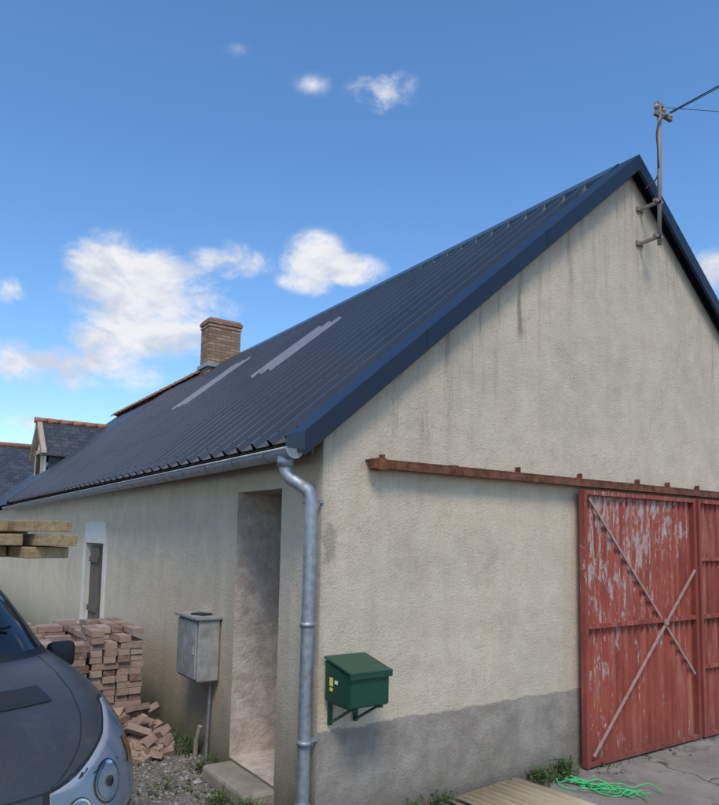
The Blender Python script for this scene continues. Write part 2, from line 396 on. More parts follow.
def verge(yin,yout,s):
    xe=EX if s<0 else W-EX
    t=.046; P=[(yin,t-.035),(yin,t),(yout,t),(yout,-.066),(yout+.02*(1 if yin>yout else -1),-.078)]
    for (ya,ta),(yb,tb) in zip(P,P[1:]):
        def pt(x,z,y,tt): return (x,y,z+tt*1.31)
        quad(bm,[pt(xe,EZ,ya,ta),pt(RX,RZ,ya,ta),pt(RX,RZ,yb,tb),pt(xe,EZ,yb,tb)])
bm=bmesh.new(); verge(LEN-.1,LEN+.03,-1); verge(LEN-.1,LEN+.03,1); finish(bm,'rear_verge_flashing',M_roof,barn)
bm=bmesh.new()
verge(.13,-.12,-1); verge(.13,-.12,1)
for x in (.75,2.0): 
    z=roofz(x); box(bm,(x,-.1215,z-.013),(.010,.003,.144))
quad(bm,[(EX-.001,-.12,EZ+.060),(EX-.001,.13,EZ+.060),(EX-.001,.13,EZ-.02),(EX-.001,-.12,EZ-.087)])
bmesh.ops.recalc_face_normals(bm,faces=bm.faces)
finish(bm,'verge_flashing',M_flash,barn)
# gutter
bm=bmesh.new(); gx,gr=-.215,.062; n=10; g0,g1=-.02,LEN+.05
def gz(y): return 2.135-.0035*y
for rr in (gr,gr-.004):
    prev=None
    for i in range(n+1):
        a=math.pi+math.pi*i/n
        v=[bm.verts.new((gx+rr*math.cos(a),y,gz(y)+rr*math.sin(a))) for y in (g0,g1)]
        if prev: f=bm.faces.new([prev[0],prev[1],v[1],v[0]]); f.smooth=True
        prev=v
f=bm.faces.new([bm.verts.new((gx+gr*math.cos(math.pi+math.pi*i/n),g0,gz(g0)+gr*math.sin(math.pi+math.pi*i/n))) for i in range(n+1)])
cyl(bm,(gx-gr,g0,gz(g0)),(gx-gr,g1,gz(g1)),.009,seg=8)
y=.3
while y<LEN:
    prev=None
    for i in range(n+1):
        a=math.pi+math.pi*i/n
        v=[bm.verts.new((gx+(gr+.004)*math.cos(a),yy,gz(y)+(gr+.004)*math.sin(a))) for yy in (y,y+.025)]
        if prev: bm.faces.new([prev[0],prev[1],v[1],v[0]])
        prev=v
    y+=.5
finish(bm,'gutter',M_zinc,barn)
curve('downpipe',[(-.215,.10,2.10),(-.215,.10,2.02),(-.205,.09,1.985),(-.19,.07,1.955),(-.14,.0,1.905),(-.115,-.02,1.88),(-.10,-.03,1.84),(-.095,-.03,1.74),(-.088,-.005,.9),(-.085,0.01,-.2)],.041,M_zinc,barn,6)
bm=bmesh.new()
for z in (1.80,1.05,.35,-.02): cyl(bm,(-.092,-.01,z),(-.092,-.01,z+.028),.046,seg=18)
for z in (1.80,.35): box(bm,(-.04,0.0,z+.018),(.09,.02,.02))
cyl(bm,(-.215,.10,2.03),(-.215,.10,2.10),.052,seg=18)
finish(bm,'downpipe_brackets',M_zinc,barn)
# chimney
bm=bmesh.new(); cx_=3.34; cy_=9.85
box(bm,(cx_,cy_,5.35),(.70,.46,1.42)); box(bm,(cx_,cy_,6.035),(.76,.52,.07)); box(bm,(cx_,cy_,5.95),(.73,.49,.05)); 
box(bm,(cx_,cy_,6.09),(.70,.46,.05),mi=1); box(bm,(cx_-.16,cy_,6.13),(.22,.2,.05),mi=1); box(bm,(cx_+.17,cy_,6.13),(.22,.2,.05),mi=1)
box(bm,(cx_,cy_,5.10),(.80,.56,.08),mi=2)
finish(bm,'chimney',[M_chim,M_terra,M_zinc],barn)
bm=bmesh.new()
box(bm,(2.75,-.075,2.075),(4.85,.05,.05)); box(bm,(2.75,-.045,2.107),(4.85,.11,.010))
for x in (1.74,2.48,3.28,3.75,4.25,4.75): 
    box(bm,(x,-.03,2.135),(.018,.04,.05)); 
box(bm,(.39,-.06,2.08),(.06,.10,.075)); box(bm,(1.03,-.07,2.09),(.06,.065,.055)); box(bm,(.44,-.03,2.13),(.02,.04,.04))
finish(bm,'door_rail',M_rust,barn)
def leaf(bm,x0,x1,z0,z1,y,pitch,amp):
    n=int((x1-x0)/pitch*8); prev=None
    for i in range(n+1):
        x=x0+(x1-x0)*i/n; ph=(x-x0)/pitch%1
        h=amp*max(-1,min(1,1.8*math.sin(2*math.pi*ph)))
        v=[bm.verts.new((x,y-h,z)) for z in (z0,z1)]
        if prev: bm.faces.new([prev[0],v[0],v[1],prev[1]])
        prev=v
bm=bmesh.new(); leaf(bm,2.45,4.06,-.15,2.0,-.075,.088,.012); finish(bm,'door_leaf_panel',M_door,barn)
bm=bmesh.new(); leaf(bm,4.12,5.78,-.15,2.0,-.085,.088,.012); finish(bm,'door_leaf_panel_b',M_door2,barn)
bm=bmesh.new()
for (xa,xb,yy) in ((2.42,4.07,-.09),(4.10,5.80,-.10)):
    box(bm,(xa+.02,yy,.92),(.04,.05,2.2)); box(bm,(xb-.02,yy,.92),(.04,.05,2.2))
    for z in (2.0,.915,-.16): box(bm,((xa+xb)/2,yy-.004,z),(xb-xa-.08,.045,.035))
for z in (.45,1.45): box(bm,(4.95,-.104,z),(1.6,.03,.03))
finish(bm,'door_frames',M_frame,barn)
bm=bmesh.new()
def bar(a,b,w,y,t):
    a=Vector((a[0],y,a[1])); b=Vector((b[0],y,b[1])); d=b-a; ang=math.atan2(d.z,d.x)
    box(bm,(a+b)/2,(d.length,t,w),rot=Matrix.Rotation(-ang,3,'Y'))
bar((2.50,1.95),(4.0,.40),.022,-.104,.012); bar((4.02,1.35),(2.50,-.10),.022,-.118,.012)
box(bm,(3.53,-.125,.90),(.06,.012,.05))
finish(bm,'door_braces',M_brace,barn)
bm=bmesh.new(); box(bm,(4.085,-.03,.9),(.05,.04,2.2)); finish(bm,'door_jamb',M_dark,barn)
# ------------------------------------------------------------------ neighbouring slate roof + dormer
nb=empty('slate_roof_house')
Y0,Y1=LEN+.06,17.9; dz=-.02
bm=bmesh.new()
quad(bm,[(EX,Y0,EZ+dz),(EX,Y1,EZ+dz),(RX,Y1,RZ+dz),(RX,Y0,RZ+dz)][::-1]); quad(bm,[(RX,Y0,RZ+dz),(RX,Y1,RZ+dz),(W-EX,Y1,EZ+dz),(W-EX,Y0,EZ+dz)][::-1])
finish(bm,'slate_roof',M_slate,nb)
bm=bmesh.new()
quad(bm,[(.02,Y0,GZ-.1),(.02,Y0,2.1),(.02,Y1,2.1),(.02,Y1,GZ-.1)]); quad(bm,[(W,Y0,GZ-.1),(W,Y1,GZ-.1),(W,Y1,2.1),(W,Y0,2.1)])
f=bm.faces.new([bm.verts.new(p) for p in [(0,Y1,GZ-.1),(0,Y1,roofz(0)+dz-.05),(RX,Y1,RZ+dz-.05),(W,Y1,roofz(W)+dz-.05),(W,Y1,GZ-.1)]])
finish(bm,'house_walls',M_side,nb)
bm=bmesh.new()
y=10.45
while y<Y1:
    z=RZ+.05; prev=None
    for ya,r in ((y,.115),(y+.37,.095)):
        ring=[bm.verts.new((RX+r*math.cos(a)*1.1,ya,z-.03+r*math.sin(a))) for a in [math.pi*k/8 for k in range(9)]]
        if prev:
            for k in range(8): bm.faces.new([prev[k],prev[k+1],ring[k+1],ring[k]])
        else: bm.faces.new(ring)
        prev=ring
    y+=.36
finish(bm,'ridge_tiles',M_terra,nb)
bm=bmesh.new(); dx=.95; dy=16.0; hw=.85; ez=3.62; rz=4.52
def mainx(z): return EX+(z-EZ-dz)/SL
quad(bm,[(dx-.15,dy-hw-.12,ez-.1),(mainx(ez-.1),dy-hw-.12,ez-.1),(mainx(rz),dy,rz),(dx-.15,dy,rz)])
quad(bm,[(dx-.15,dy+hw+.12,ez-.1),(dx-.15,dy,rz),(mainx(rz),dy,rz),(mainx(ez-.1),dy+hw+.12,ez-.1)])
f=bm.faces.new([bm.verts.new(p) for p in [(dx+.05,dy-hw,roofz(dx)+dz),(mainx(ez),dy-hw,ez),(dx+.05,dy-hw,ez)]])
finish(bm,'dormer_roof',M_slatex,nb)
bm=bmesh.new()
f=bm.faces.new([bm.verts.new(p) for p in [(dx,dy-hw,roofz(dx)-.3),(dx,dy+hw,roofz(dx)-.3),(dx,dy+hw,ez),(dx,dy,rz-.1),(dx,dy-hw,ez)]])
finish(bm,'dormer_face',M_white,nb)
bm=bmesh.new(); box(bm,(dx-.02,dy,3.25),(.04,.75,.7),mi=1)
for yy in (dy-.45,dy+.45): box(bm,(dx-.03,yy,3.3),(.06,.12,.9))
box(bm,(dx-.03,dy,3.68),(.06,1.7,.1))
for s in (-1,1):
    a=Vector((dx-.08,dy+s*(hw+.1),ez-.08)); b=Vector((dx-.08,dy,rz-.06)); d=b-a
    box(bm,(a+b)/2,(.12,d.length,.12),rot=Matrix.Rotation(math.atan2(d.z,d.y),3,'X'))
finish(bm,'dormer_timbers',[M_timber,M_dark],nb)
bm=bmesh.new(); x=dx-.2
while x<mainx(rz):
    cyl(bm,(x,dy,rz+.01),(x+.33,dy,rz+.01),.085,.07,seg=10); x+=.32
finish(bm,'dormer_ridge_tiles',M_terra,nb)
fh=empty('distant_slate_house')
bm=bmesh.new(); fy=23.5
quad(bm,[(-6,fy-2.6,2.55),(2.6,fy-2.6,2.55),(2.6,fy,4.62),(-6,fy,4.62)]); quad(bm,[(-6,fy+2.6,2.55),(-6,fy,4.62),(2.6,fy,4.62),(2.6,fy+2.6,2.55)])
finish(bm,'slate_roof_b',M_slatex,fh)
bm=bmesh.new(); box(bm,(-1.7,fy,1.1),(8.3,4.8,2.85)); finish(bm,'walls',M_side,fh)
bm=bmesh.new(); cyl(bm,(-6,fy,4.64),(2.6,fy,4.64),.10,seg=8); finish(bm,'ridge',M_terra,fh)
bm=bmesh.new()
for x in (-3.5,-.9,.75): box(bm,(x,fy-2.41,1.1),(.8,.05,1.5))
box(bm,(.2,fy-2.43,2.25),(3.5,.06,.4))
finish(bm,'windows',M_dark,fh)
# ------------------------------------------------------------------ mailbox
mb=empty('green_mailbox')
bm=bmesh.new()
x0,x1=.035,.325; yb,yf=-.02,-.30
V=[(x0,yb,.60),(x1,yb,.60),(x1,yf,.60),(x0,yf,.60),(x0,yb,.845),(x1,yb,.845),(x1,yf,.79),(x0,yf,.79)]
vs=[bm.verts.new(v) for v in V]
for q in ((0,3,2,1),(4,5,6,7),(0,4,7,3),(1,2,6,5),(3,7,6,2),(0,1,5,4)): bm.faces.new([vs[i] for i in q])
bmesh.ops.bevel(bm,geom=list(bm.edges),offset=.008,segments=2,affect='EDGES')
finish(bm,'body',M_green,mb)
bm=bmesh.new()
ang=math.atan2(.055,.28)
box(bm,((x0+x1)/2,(yb+yf)/2-.010,.832),(x1-x0+.018,.31,.014),rot=Matrix.Rotation(ang,3,'X'),bevel=.005)
box(bm,((x0+x1)/2,yf-.016,.787),(x1-x0+.018,.010,.038),bevel=.004)
for x in (x0+.05,x1-.05):
    box(bm,(x,-.15,.588),(.03,.27,.012)); box(bm,(x,-.012,.52),(.03,.014,.15))
    a=Vector((x,-.02,.46)); b=Vector((x,-.24,.58)); d=b-a
    box(bm,(a+b)/2,(.022,d.length,.012),rot=Matrix.Rotation(math.atan2(d.z,d.y),3,'X'))
finish(bm,'lid_and_brackets',M_green,mb)
bm=bmesh.new(); box(bm,(x0-.0015,-.10,.725),(.003,.035,.05)); box(bm,(x0-.0015,-.10,.68),(.003,.03,.02)); finish(bm,'sticker',M_yellow,mb)
bm=bmesh.new(); box(bm,(x0-.0015,-.155,.73),(.003,.03,.02)); finish(bm,'label',M_blue,mb)
# ------------------------------------------------------------------ meter box
ebx=empty('electric_meter_box')
bm=bmesh.new()
box(bm,(-.10,1.725,.69),(.18,.45,.48),bevel=.012); box(bm,(-.198,1.725,.69),(.014,.41,.44),bevel=.005)
box(bm,(-.11,1.725,.94),(.22,.49,.022),bevel=.004); box(bm,(-.208,1.56,.69),(.012,.02,.06))
finish(bm,'cabinet',M_meter,ebx)
curve('conduit',[(-.04,1.60,.45),(-.04,1.60,.30),(-.04,1.62,-.05),(-.04,1.62,-.22)],.012,M_zinc,ebx)
curve('conduit_b',[(-.07,1.78,-.22),(-.07,1.76,-.05),(-.06,1.72,.06)],.020,M_concrete,ebx)
bm=bmesh.new(); box(bm,(-.10,1.68,.958),(.10,.14,.012),rot=.4); finish(bm,'loose_cap',M_black,ebx)
# ------------------------------------------------------------------ power mast
pm=empty('power_line_mast')
bm=bmesh.new()
cyl(bm,(3.44,-.20,4.33),(3.49,-.20,5.72),.019,seg=12)
for z,x in ((4.40,3.44),(4.74,3.455)):
    box(bm,(x-.02,-.10,z),(.025,.24,.025)); box(bm,(x-.03,-.205,z),(.12,.03,.025)); box(bm,(x-.02,-.012,z),(.10,.02,.04))
box(bm,(3.56,-.20,5.63),(.24,.035,.03)); box(bm,(3.49,-.20,5.71),(.10,.04,.03)); box(bm,(3.47,-.20,5.60),(.12,.03,.02))
finish(bm,'mast',M_pole,pm)
bm=bmesh.new()
for x,z in ((3.66,5.64),(3.45,5.66),(3.55,5.66)):
    cyl(bm,(x,-.20,z),(x,-.20,z+.05),.020,.012,seg=10); cyl(bm,(x,-.2,z+.012),(x,-.2,z+.024),.027,seg=10)
finish(bm,'insulators',M_porc,pm)
def wire(name,a,b,sag,r=.006):
    a=Vector(a);b=Vector(b); P=[]
    for i in range(25):
        t=i/24; p=a.lerp(b,t); p.z-=sag*4*t*(1-t); P.append(tuple(p))
    curve(name,P,r,M_wire,pm,2)
wire('cable',(3.66,-.20,5.70),(3.2,-15,6.9),.35,.006)
wire('cable_b',(3.55,-.20,5.71),(11.5,-9,3.5),.1,.003)
wire('cable_c',(3.62,-.20,5.66),(3.3,-15,6.8),.35,.004)
curve('service_drop',[(3.64,-.20,5.65),(3.52,-.24,5.60),(3.42,-.22,5.45),(3.415,-.22,5.2),(3.46,-.18,5.0),(3.40,-.1,4.9)],.007,M_wire,pm,2,'BEZIER')
up=empty('utility_pole')
bm=bmesh.new(); cyl(bm,(3.25,-15,GZ),(3.25,-15,7.2),.14,.09,seg=14); box(bm,(3.25,-15,6.85),(1.2,.08,.08))
finish(bm,'pole',M_oldwood,up)
up2=empty('utility_pole.001')
bm=bmesh.new(); cyl(bm,(11.5,-9,GZ),(11.5,-9,3.9),.10,.07,seg=14); box(bm,(11.5,-9,3.5),(.6,.06,.06)); finish(bm,'pole_b',M_oldwood,up2)
# ------------------------------------------------------------------ brick stack
bs=empty('brick_stack')
bm=bmesh.new()
def brick(c,rz=0,rot=None,s=(.215,.10,.052)):
    s=tuple(k*random.uniform(.95,1.03) for k in s)
    box(bm,c,s,rot=rot if rot is not None else Matrix.Rotation(rz,3,'Z'))
def stack(x0,y0,nx,ny,nz,jit=.010,zb=GZ,header=False):
    for k in range(nz):
        if header and k%3!=2:
            for i in range(nx*2):
                for j in range(ny//2):
                    if 0<i<nx*2-1 and 0<j<ny//2-1 and k<nz-2: continue
                    if k>=nz-2 and random.random()<.3: continue
                    brick((x0+(i+.5)*.1125+random.uniform(-jit,jit)*.6,y0+(j+.5)*.225-.01+random.uniform(-jit*2,jit),zb+.03+(k+.5)*.0555),math.pi/2+random.uniform(-.05,.05))
            continue
        for i in range(nx):
            for j in range(ny):
                if 0<i<nx-1 and 0<j<ny-1 and k<nz-2: continue
                if k>=nz-2 and random.random()<.3: continue
                c=(x0+(i+.5)*.225+random.uniform(-jit,jit)+.015*((k*7)%3-1),y0+(j+.5)*.108+random.uniform(-jit*1.6,jit),zb+.03+(k+.5)*.0555)
                brick(c,random.uniform(-.06,.06))
stack(-.78,2.42,2,8,17,header=True); stack(-1.26,2.36,2,8,15); stack(-1.25,3.3,4,5,16)
finish(bm,'stacked_bricks',M_brick,bs)
bm=bmesh.new()
for i in range(60):
    r=random.random(); x=-.46+random.gauss(0,.10)+.08*r; y=2.38-random.random()**1.6*.50
    h=max(.0,.44-(2.4-y)*.85-abs(x+.42)*.5)*random.random()
    R=Matrix.Rotation(random.uniform(0,3.14),3,'Z')@Matrix.Rotation(random.uniform(-.6,.6),3,'X')@Matrix.Rotation(random.uniform(-.5,.5),3,'Y')
    brick((x,y,GZ+.035+h),rot=R,s=(.215*random.uniform(.4,1),.10,.052))
finish(bm,'fallen_bricks',M_brick,bs)
# ------------------------------------------------------------------ gravel (fast)
g=(1+5**.5)/2
IV=[Vector(v).normalized() for v in [(-1,g,0),(1,g,0),(-1,-g,0),(1,-g,0),(0,-1,g),(0,1,g),(0,-1,-g),(0,1,-g),(g,0,-1),(g,0,1),(-g,0,-1),(-g,0,1)]]
IF=[(0,11,5),(0,5,1),(0,1,7),(0,7,10),(0,10,11),(1,5,9),(5,11,4),(11,10,2),(10,7,6),(7,1,8),(3,9,4),(3,4,2),(3,2,6),(3,6,8),(3,8,9),(4,9,5),(2,4,11),(6,2,10),(8,6,7),(9,8,1)]
vs=[];fs=[]
for i in range(8000):
    x=random.uniform(-1.5,-.02); y=random.uniform(-1.2,3.2)
    if random.random()<.25: x=random.uniform(-.3,1.7); y=random.uniform(-1.6,-.02)
    s=random.uniform(.005,.016)*(1.8 if random.random()<.06 else 1)
    a=random.uniform(0,6.28); ca,sa=math.cos(a),math.sin(a); ax=s*random.uniform(.8,1.6); k=len(vs)
    for v in IV:
        j=random.uniform(.8,1.15); X=v.x*ax*j; Yv=v.y*s*j
        vs.append((x+X*ca-Yv*sa,y+X*sa+Yv*ca,GZ+s*.25+v.z*s*.65*j))
    fs+=[(p+k,q+k,r+k) for p,q,r in IF]
me=D.meshes.new('gravel'); me.from_pydata(vs,[],fs); me.materials.append(M_stone); o=D.objects.new('gravel',me); scene.collection.objects.link(o)
# ------------------------------------------------------------------ weeds
def tuft(bm,x,y,n,h,spread):
    for i in range(n):
        a=random.uniform(0,6.283); rr=random.uniform(0,spread); bx=x+rr*math.cos(a); by=y+rr*math.sin(a); b=Vector((bx,by,GZ))
        if random.random()<.4:
            L=h*random.uniform(.4,1); lean=Vector((math.cos(a),math.sin(a),0))*L*random.uniform(.2,.7)
            w=Vector((-math.sin(a),math.cos(a),0))*random.uniform(.002,.005)
            m=b+Vector((0,0,L*.6))+lean*.35; t=b+Vector((0,0,L))+lean
            v=[bm.verts.new(p) for p in (b-w,b+w,m+w*.8,m-w*.8,t)]
            bm.faces.new([v[0],v[1],v[2],v[3]]); bm.faces.new([v[3],v[2],v[4]])
        else:
            c=b+Vector((0,0,h*random.uniform(.05,.75))); s=random.uniform(.008,.022)
            u=Vector((random.gauss(0,1),random.gauss(0,1),random.gauss(0,.5))).normalized(); w=u.cross(Vector((0,0,1))).normalized()
            v=[bm.verts.new(p) for p in (c-u*s,c+w*s*.6,c+u*s,c-w*s*.6)]; bm.faces.new(v)
bm=bmesh.new()
for (x,y,n,h,s) in [(-.12,1.45,120,.14,.12),(-.08,1.9,150,.20,.12),(-.1,2.2,80,.15,.15),(-.3,.75,90,.12,.10),(-.26,.40,260,.16,.15),(-.16,.22,160,.14,.12),(-.35,.2,120,.10,.15),
     (.75,-.06,80,.12,.10),(.95,-.08,180,.14,.12),(1.9,-.08,200,.14,.12),(2.2,-.06,240,.16,.13),(2.05,-.14,100,.08,.14),(.3,-.05,60,.10,.1),(-.45,.3,60,.07,.16),(-.5,1.2,60,.06,.18),(3.0,-.03,40,.05,.2),(2.6,-.12,60,.05,.2),(3.5,-.14,30,.03,.2)]:
    tuft(bm,x,y,n,h,s)
for i in range(60): tuft(bm,random.uniform(-1.3,-.1),random.uniform(-.8,2.2),8,.04,.06)
finish(bm,'weeds',M_leaf)
# ------------------------------------------------------------------ ribbed sheets on the ground
cs=empty('ribbed_sheet_stack',(1.30,-.62,0)); cs.rotation_euler=(0,0,math.radians(6))
for k in range(3):
    bm=bmesh.new(); w=.66; L=1.15; prev=None; n=84
    for i in range(n+1):
        x=-w/2+w*i/n; hgt=.012*math.sin(x/.066*2*math.pi)
        v=[bm.verts.new((x+.03*k,yy,GZ+.04+.025*k+hgt)) for yy in (-L/2-.05*k,L/2-.05*k)]
        if prev: f=bm.faces.new([prev[0],v[0],v[1],prev[1]]); f.smooth=True
        prev=v
    o=finish(bm,'sheet_%d'%(k+1),M_sheet,cs); md=o.modifiers.new('s','SOLIDIFY'); md.thickness=.005
bm=bmesh.new(); box(bm,(0,.3,GZ+.012),(.6,.07,.02)); box(bm,(0,-.35,GZ+.012),(.6,.07,.02)); box(bm,(.40,.05,GZ+.03),(.06,1.0,.03),rot=-.12); finish(bm,'battens',M_plank,cs)
gs=empty('green_strapping')
for k in range(12):
    P=[]; x=2.0+random.uniform(-.05,.12); y=-.20+random.uniform(-.06,.05)
    for i in range(9):
        P.append((x,y,GZ+.012+random.uniform(0,.035)))
        x+=random.uniform(-.05,.09); y-=random.uniform(-.02,.12)
    curve('strand_%d'%(k+1),P,.004,M_strap,gs,1,'BEZIER')
# ------------------------------------------------------------------ car
car=empty('parked_van')
h=Vector((.2,-.98,0)).normalized(); vv=Vector((.98,.2,0)).normalized(); O=Vector((-2.60,1.20,GZ))
car.matrix_world=Matrix(((h.x,vv.x,0,O.x),(h.y,vv.y,0,O.y),(0,0,1,O.z),(0,0,0,1)))
TAB=[(.20,2.20,-2.1,.86),(.30,2.30,-2.18,.89),(.50,2.36,-2.22,.92),(.72,2.345,-2.22,.935),(.88,2.30,-2.21,.935),(.97,2.21,-2.2,.93),(1.04,2.08,-2.2,.925),(1.10,1.90,-2.2,.915),(1.15,1.68,-2.2,.90),(1.185,1.48,-2.2,.885),
     (1.21,1.43,-2.2,.875),(1.30,1.27,-2.18,.855),(1.42,1.05,-2.15,.825),(1.53,.83,-2.1,.79),(1.60,.62,-2.05,.75),(1.64,.38,-1.98,.70),(1.665,0,-1.8,.57),(1.675,-.5,-1.4,.3)]
def tab(z):
    for a,b in zip(TAB,TAB[1:]):
        if a[0]<=z<=b[0]:
            t=(z-a[0])/(b[0]-a[0]); return [a[i]+(b[i]-a[i])*t for i in range(1,4)]
    return list(TAB[-1][1:])
LC=.42; PE=2.9
def S(phi,z,off=0):
    uf,ur,hw=tab(z); s=math.sin(phi); q=math.copysign(abs(s)**(2/PE),s)
    k=min(1,hw/.8)
    p=Vector((uf-LC*k*(1-max(0,math.cos(phi))),hw*q,z))
    if off:
        e=.01; a=S(phi+e,z)-S(phi-e,z); b=S(phi,z+e)-S(phi,z-e); n=a.cross(b)
        if n.length>0: n.normalize()
        if n.dot(Vector((1,q*.6,.4)))<0: n=-n
        p=p+n*off
    return p
bm=bmesh.new(); NF=32; NS=16; rings=[]; zl=[]
for a,b in zip(TAB,TAB[1:]):
    for k in range(3): zl.append(a[0]+(b[0]-a[0])*k/3)
zl.append(TAB[-1][0])
for z in zl:
    uf,ur,hw=tab(z); ring=[]
    for i in range(NF+1): ring.append(S(-math.pi/2+math.pi*i/NF,z))
    ue=ring[-1].x; lr=.3*min(1,hw/.8)
    for i in range(1,NS): ring.append(Vector((ue+(ur+lr-ue)*i/NS,hw,z)))
    for i in range(NF//2+1):
        ph=math.pi/2-math.pi*i/(NF//2); s=math.sin(ph); ring.append(Vector((ur+lr*(1-math.cos(ph)),hw*math.copysign(abs(s)**.7,s),z)))
    for i in range(1,NS): ring.append(Vector((ur+lr+(ue-ur-lr)*i/NS,-hw,z)))
    rings.append([bm.verts.new(p) for p in ring])
n=len(rings[0])
for k,(a,b) in enumerate(zip(rings,rings[1:])):
    zc=(zl[k]+zl[k+1])/2
    for i in range(n):
        j=(i+1)%n; f=bm.faces.new([a[i],a[j],b[j],b[i]]); f.smooth=True
        if 1.21<zc<1.59:
            if 4<=i<NF-4: f.material_index=1
            elif NF+1<=i<NF+6 or NF+7<=i<NF+NS-2: f.material_index=1
            elif i>=n-NS+1 and i<n-2: f.material_index=1
        if zc<.30: f.material_index=2
        if 1.185<zc<1.21 and 2<=i<NF-2: f.material_index=2
bm.faces.new(rings[-1]); bm.faces.new(rings[0][::-1])
bmesh.ops.recalc_face_normals(bm,faces=bm.faces)
finish(bm,'body',[M_paint,M_glass,M_black],car)
def patch(name,mat,fz0,fz1,p0,p1,off,nu=16,nv=10):
    bm=bmesh.new(); G=[]
    for i in range(nu+1):
        t=i/nu; ph=math.radians(p0+(p1-p0)*t); G.append([bm.verts.new(S(ph,fz0(t)+(fz1(t)-fz0(t))*j/nv,off(t) if callable(off) else off)) for j in range(nv+1)])
    for i in range(nu):
        for j in range(nv):
            f=bm.faces.new([G[i][j],G[i+1][j],G[i+1][j+1],G[i][j+1]]); f.smooth=True
    bmesh.ops.recalc_face_normals(bm,faces=bm.faces)
    return finish(bm,name,mat,car)
for sgn,nm in ((1,'l'),(-1,'r')):
    lo=lambda t:.63+.10*t**2; hi=lambda t:.85+.20*min(1,t*1.15)**1.2
    patch('headlight_bezel_'+nm,M_black,lambda t:lo(t)-.010,lambda t:hi(t)+.010,sgn*19,sgn*68,.003)
    patch('headlight_reflector_'+nm,M_lampb,lo,hi,sgn*20.5,sgn*66,.005)
    for ph,z,r in ((29,.745,.062),(42,.82,.075)):
        for (rr,mm,hh) in ((r,M_black,.0085),(r*.93,M_chrome,.010),(r*.80,M_lampb,.012),(r*.26,M_glass,.019)):
            bm=bmesh.new(); ph0=math.radians(sgn*ph)
            dph=(S(ph0+.02,z)-S(ph0-.02,z)).length/.04
            c=bm.verts.new(S(ph0,z,hh)); ring=[bm.verts.new(S(ph0+rr*math.cos(w)/dph,z+rr*math.sin(w),hh)) for w in [2*math.pi*k/24 for k in range(24)]]
            for k in range(24): bm.faces.new([c,ring[k],ring[(k+1)%24]])
            finish(bm,'lamp_ring',mm,car)
    patch('headlight_lens_'+nm,M_lens,lo,hi,sgn*20.5,sgn*66,lambda t:.008+.022*min(1,6*t*(1-t)))
    patch('indicator_'+nm,M_amber,lambda t:.84,lambda t:.93,sgn*59,sgn*64,.012,4,4)
    patch('fog_recess_'+nm,M_black,lambda t:.34,lambda t:.46,sgn*35,sgn*58,.006)
patch('upper_grille',M_black,lambda t:.62,lambda t:.82,-18,18,.006)
for z in (.665,.715,.765,.805): patch('grille_bar',M_chrome,lambda t,z=z:z-.011,lambda t,z=z:z+.011,-18,18,.018)
patch('lower_grille',M_black,lambda t:.32,lambda t:.50,-30,30,.006)
patch('hood_seam',M_black,lambda t:.855,lambda t:.861,-20,20,.002,40,2)
for s in (1,-1):
    bm=bmesh.new(); G=[]
    for i in range(25):
        t=i/24; z=.87+(1.185-.87)*t; ph=math.radians(s*(21+33*t**.8)); 
        G.append([bm.verts.new(S(ph-.004,z,.002)),bm.verts.new(S(ph+.004,z,.002))])
    for a,b in zip(G,G[1:]): bm.faces.new([a[0],a[1],b[1],b[0]])
    finish(bm,'bonnet_gap_'+('l' if s>0 else 'r'),M_black,car)
bm=bmesh.new()
for (ph0,ph1,za,zb) in ((8,34,1.085,1.125),(-34,-8,1.085,1.125)):
    G=[]
    for i in range(11):
        ph=math.radians(ph0+(ph1-ph0)*i/10); G.append([bm.verts.new(S(ph,za+(zb-za)*j/4,.004)) for j in range(5)])
    for i in range(10):
        for j in range(4): bm.faces.new([G[i][j],G[i+1][j],G[i+1][j+1],G[i][j+1]])
bmesh.ops.recalc_face_normals(bm,faces=bm.faces)
finish(bm,'bonnet_vents',M_black,car)
for s in (1,-1):
    bm=bmesh.new()
    box(bm,(1.02,s*1.0,1.13),(.08,.15,.14),bevel=.032)
    for f in bm.faces: f.smooth=True
    box(bm,(1.02,s*.90,1.10),(.05,.12,.04)); finish(bm,'mirror_'+('l' if s>0 else 'r'),M_black,car)
bm=bmesh.new(); 
for a,b in (((0.0,1.235),(45,1.30)),((-40,1.235),(0,1.32))):
    pa=S(math.radians(a[0]),a[1],.02); pb=S(math.radians(b[0]),b[1],.02); cyl(bm,pa,pb,.008,seg=6)
finish(bm,'wipers',M_black,car)
bm=bmesh.new()
for u in (1.42,-1.40):
    for s in (1,-1):
        cyl(bm,(u,s*.70,.33),(u,s*.925,.33),.33,seg=32); cyl(bm,(u,s*.92,.33),(u,s*.932,.33),.20,seg=20,mi=1)
finish(bm,'wheels',[M_rubber,M_lampb],car)
bm=bmesh.new()
for u in (.25,-1.3):
    cyl(bm,(u,-.66,1.665),(u,.66,1.665),.016,seg=10)
    for s in (1,-1): cyl(bm,(u,s*.62,1.58),(u,s*.62,1.665),.018,seg=8)
finish(bm,'roof_rack',M_black,car)
tp=empty('timber_planks'); tp.matrix_world=car.matrix_world.copy()
bm=bmesh.new()
for (v,z,uf,w) in ((.62,1.706,1.74,.19),(.40,1.706,1.55,.19),(.64,1.762,1.78,.17),(.43,1.762,1.70,.18),(.60,1.824,1.74,.20),(.38,1.824,1.62,.18)):
    L=3.7; box(bm,(uf-L/2,v,z),(L,w,.05),rot=random.uniform(-.008,.008),bevel=.003)
box(bm,(1.2,.5,1.793),(.06,.42,.010)); box(bm,(-1.3,.5,1.793),(.06,.42,.010))
finish(bm,'planks',M_plank,tp)
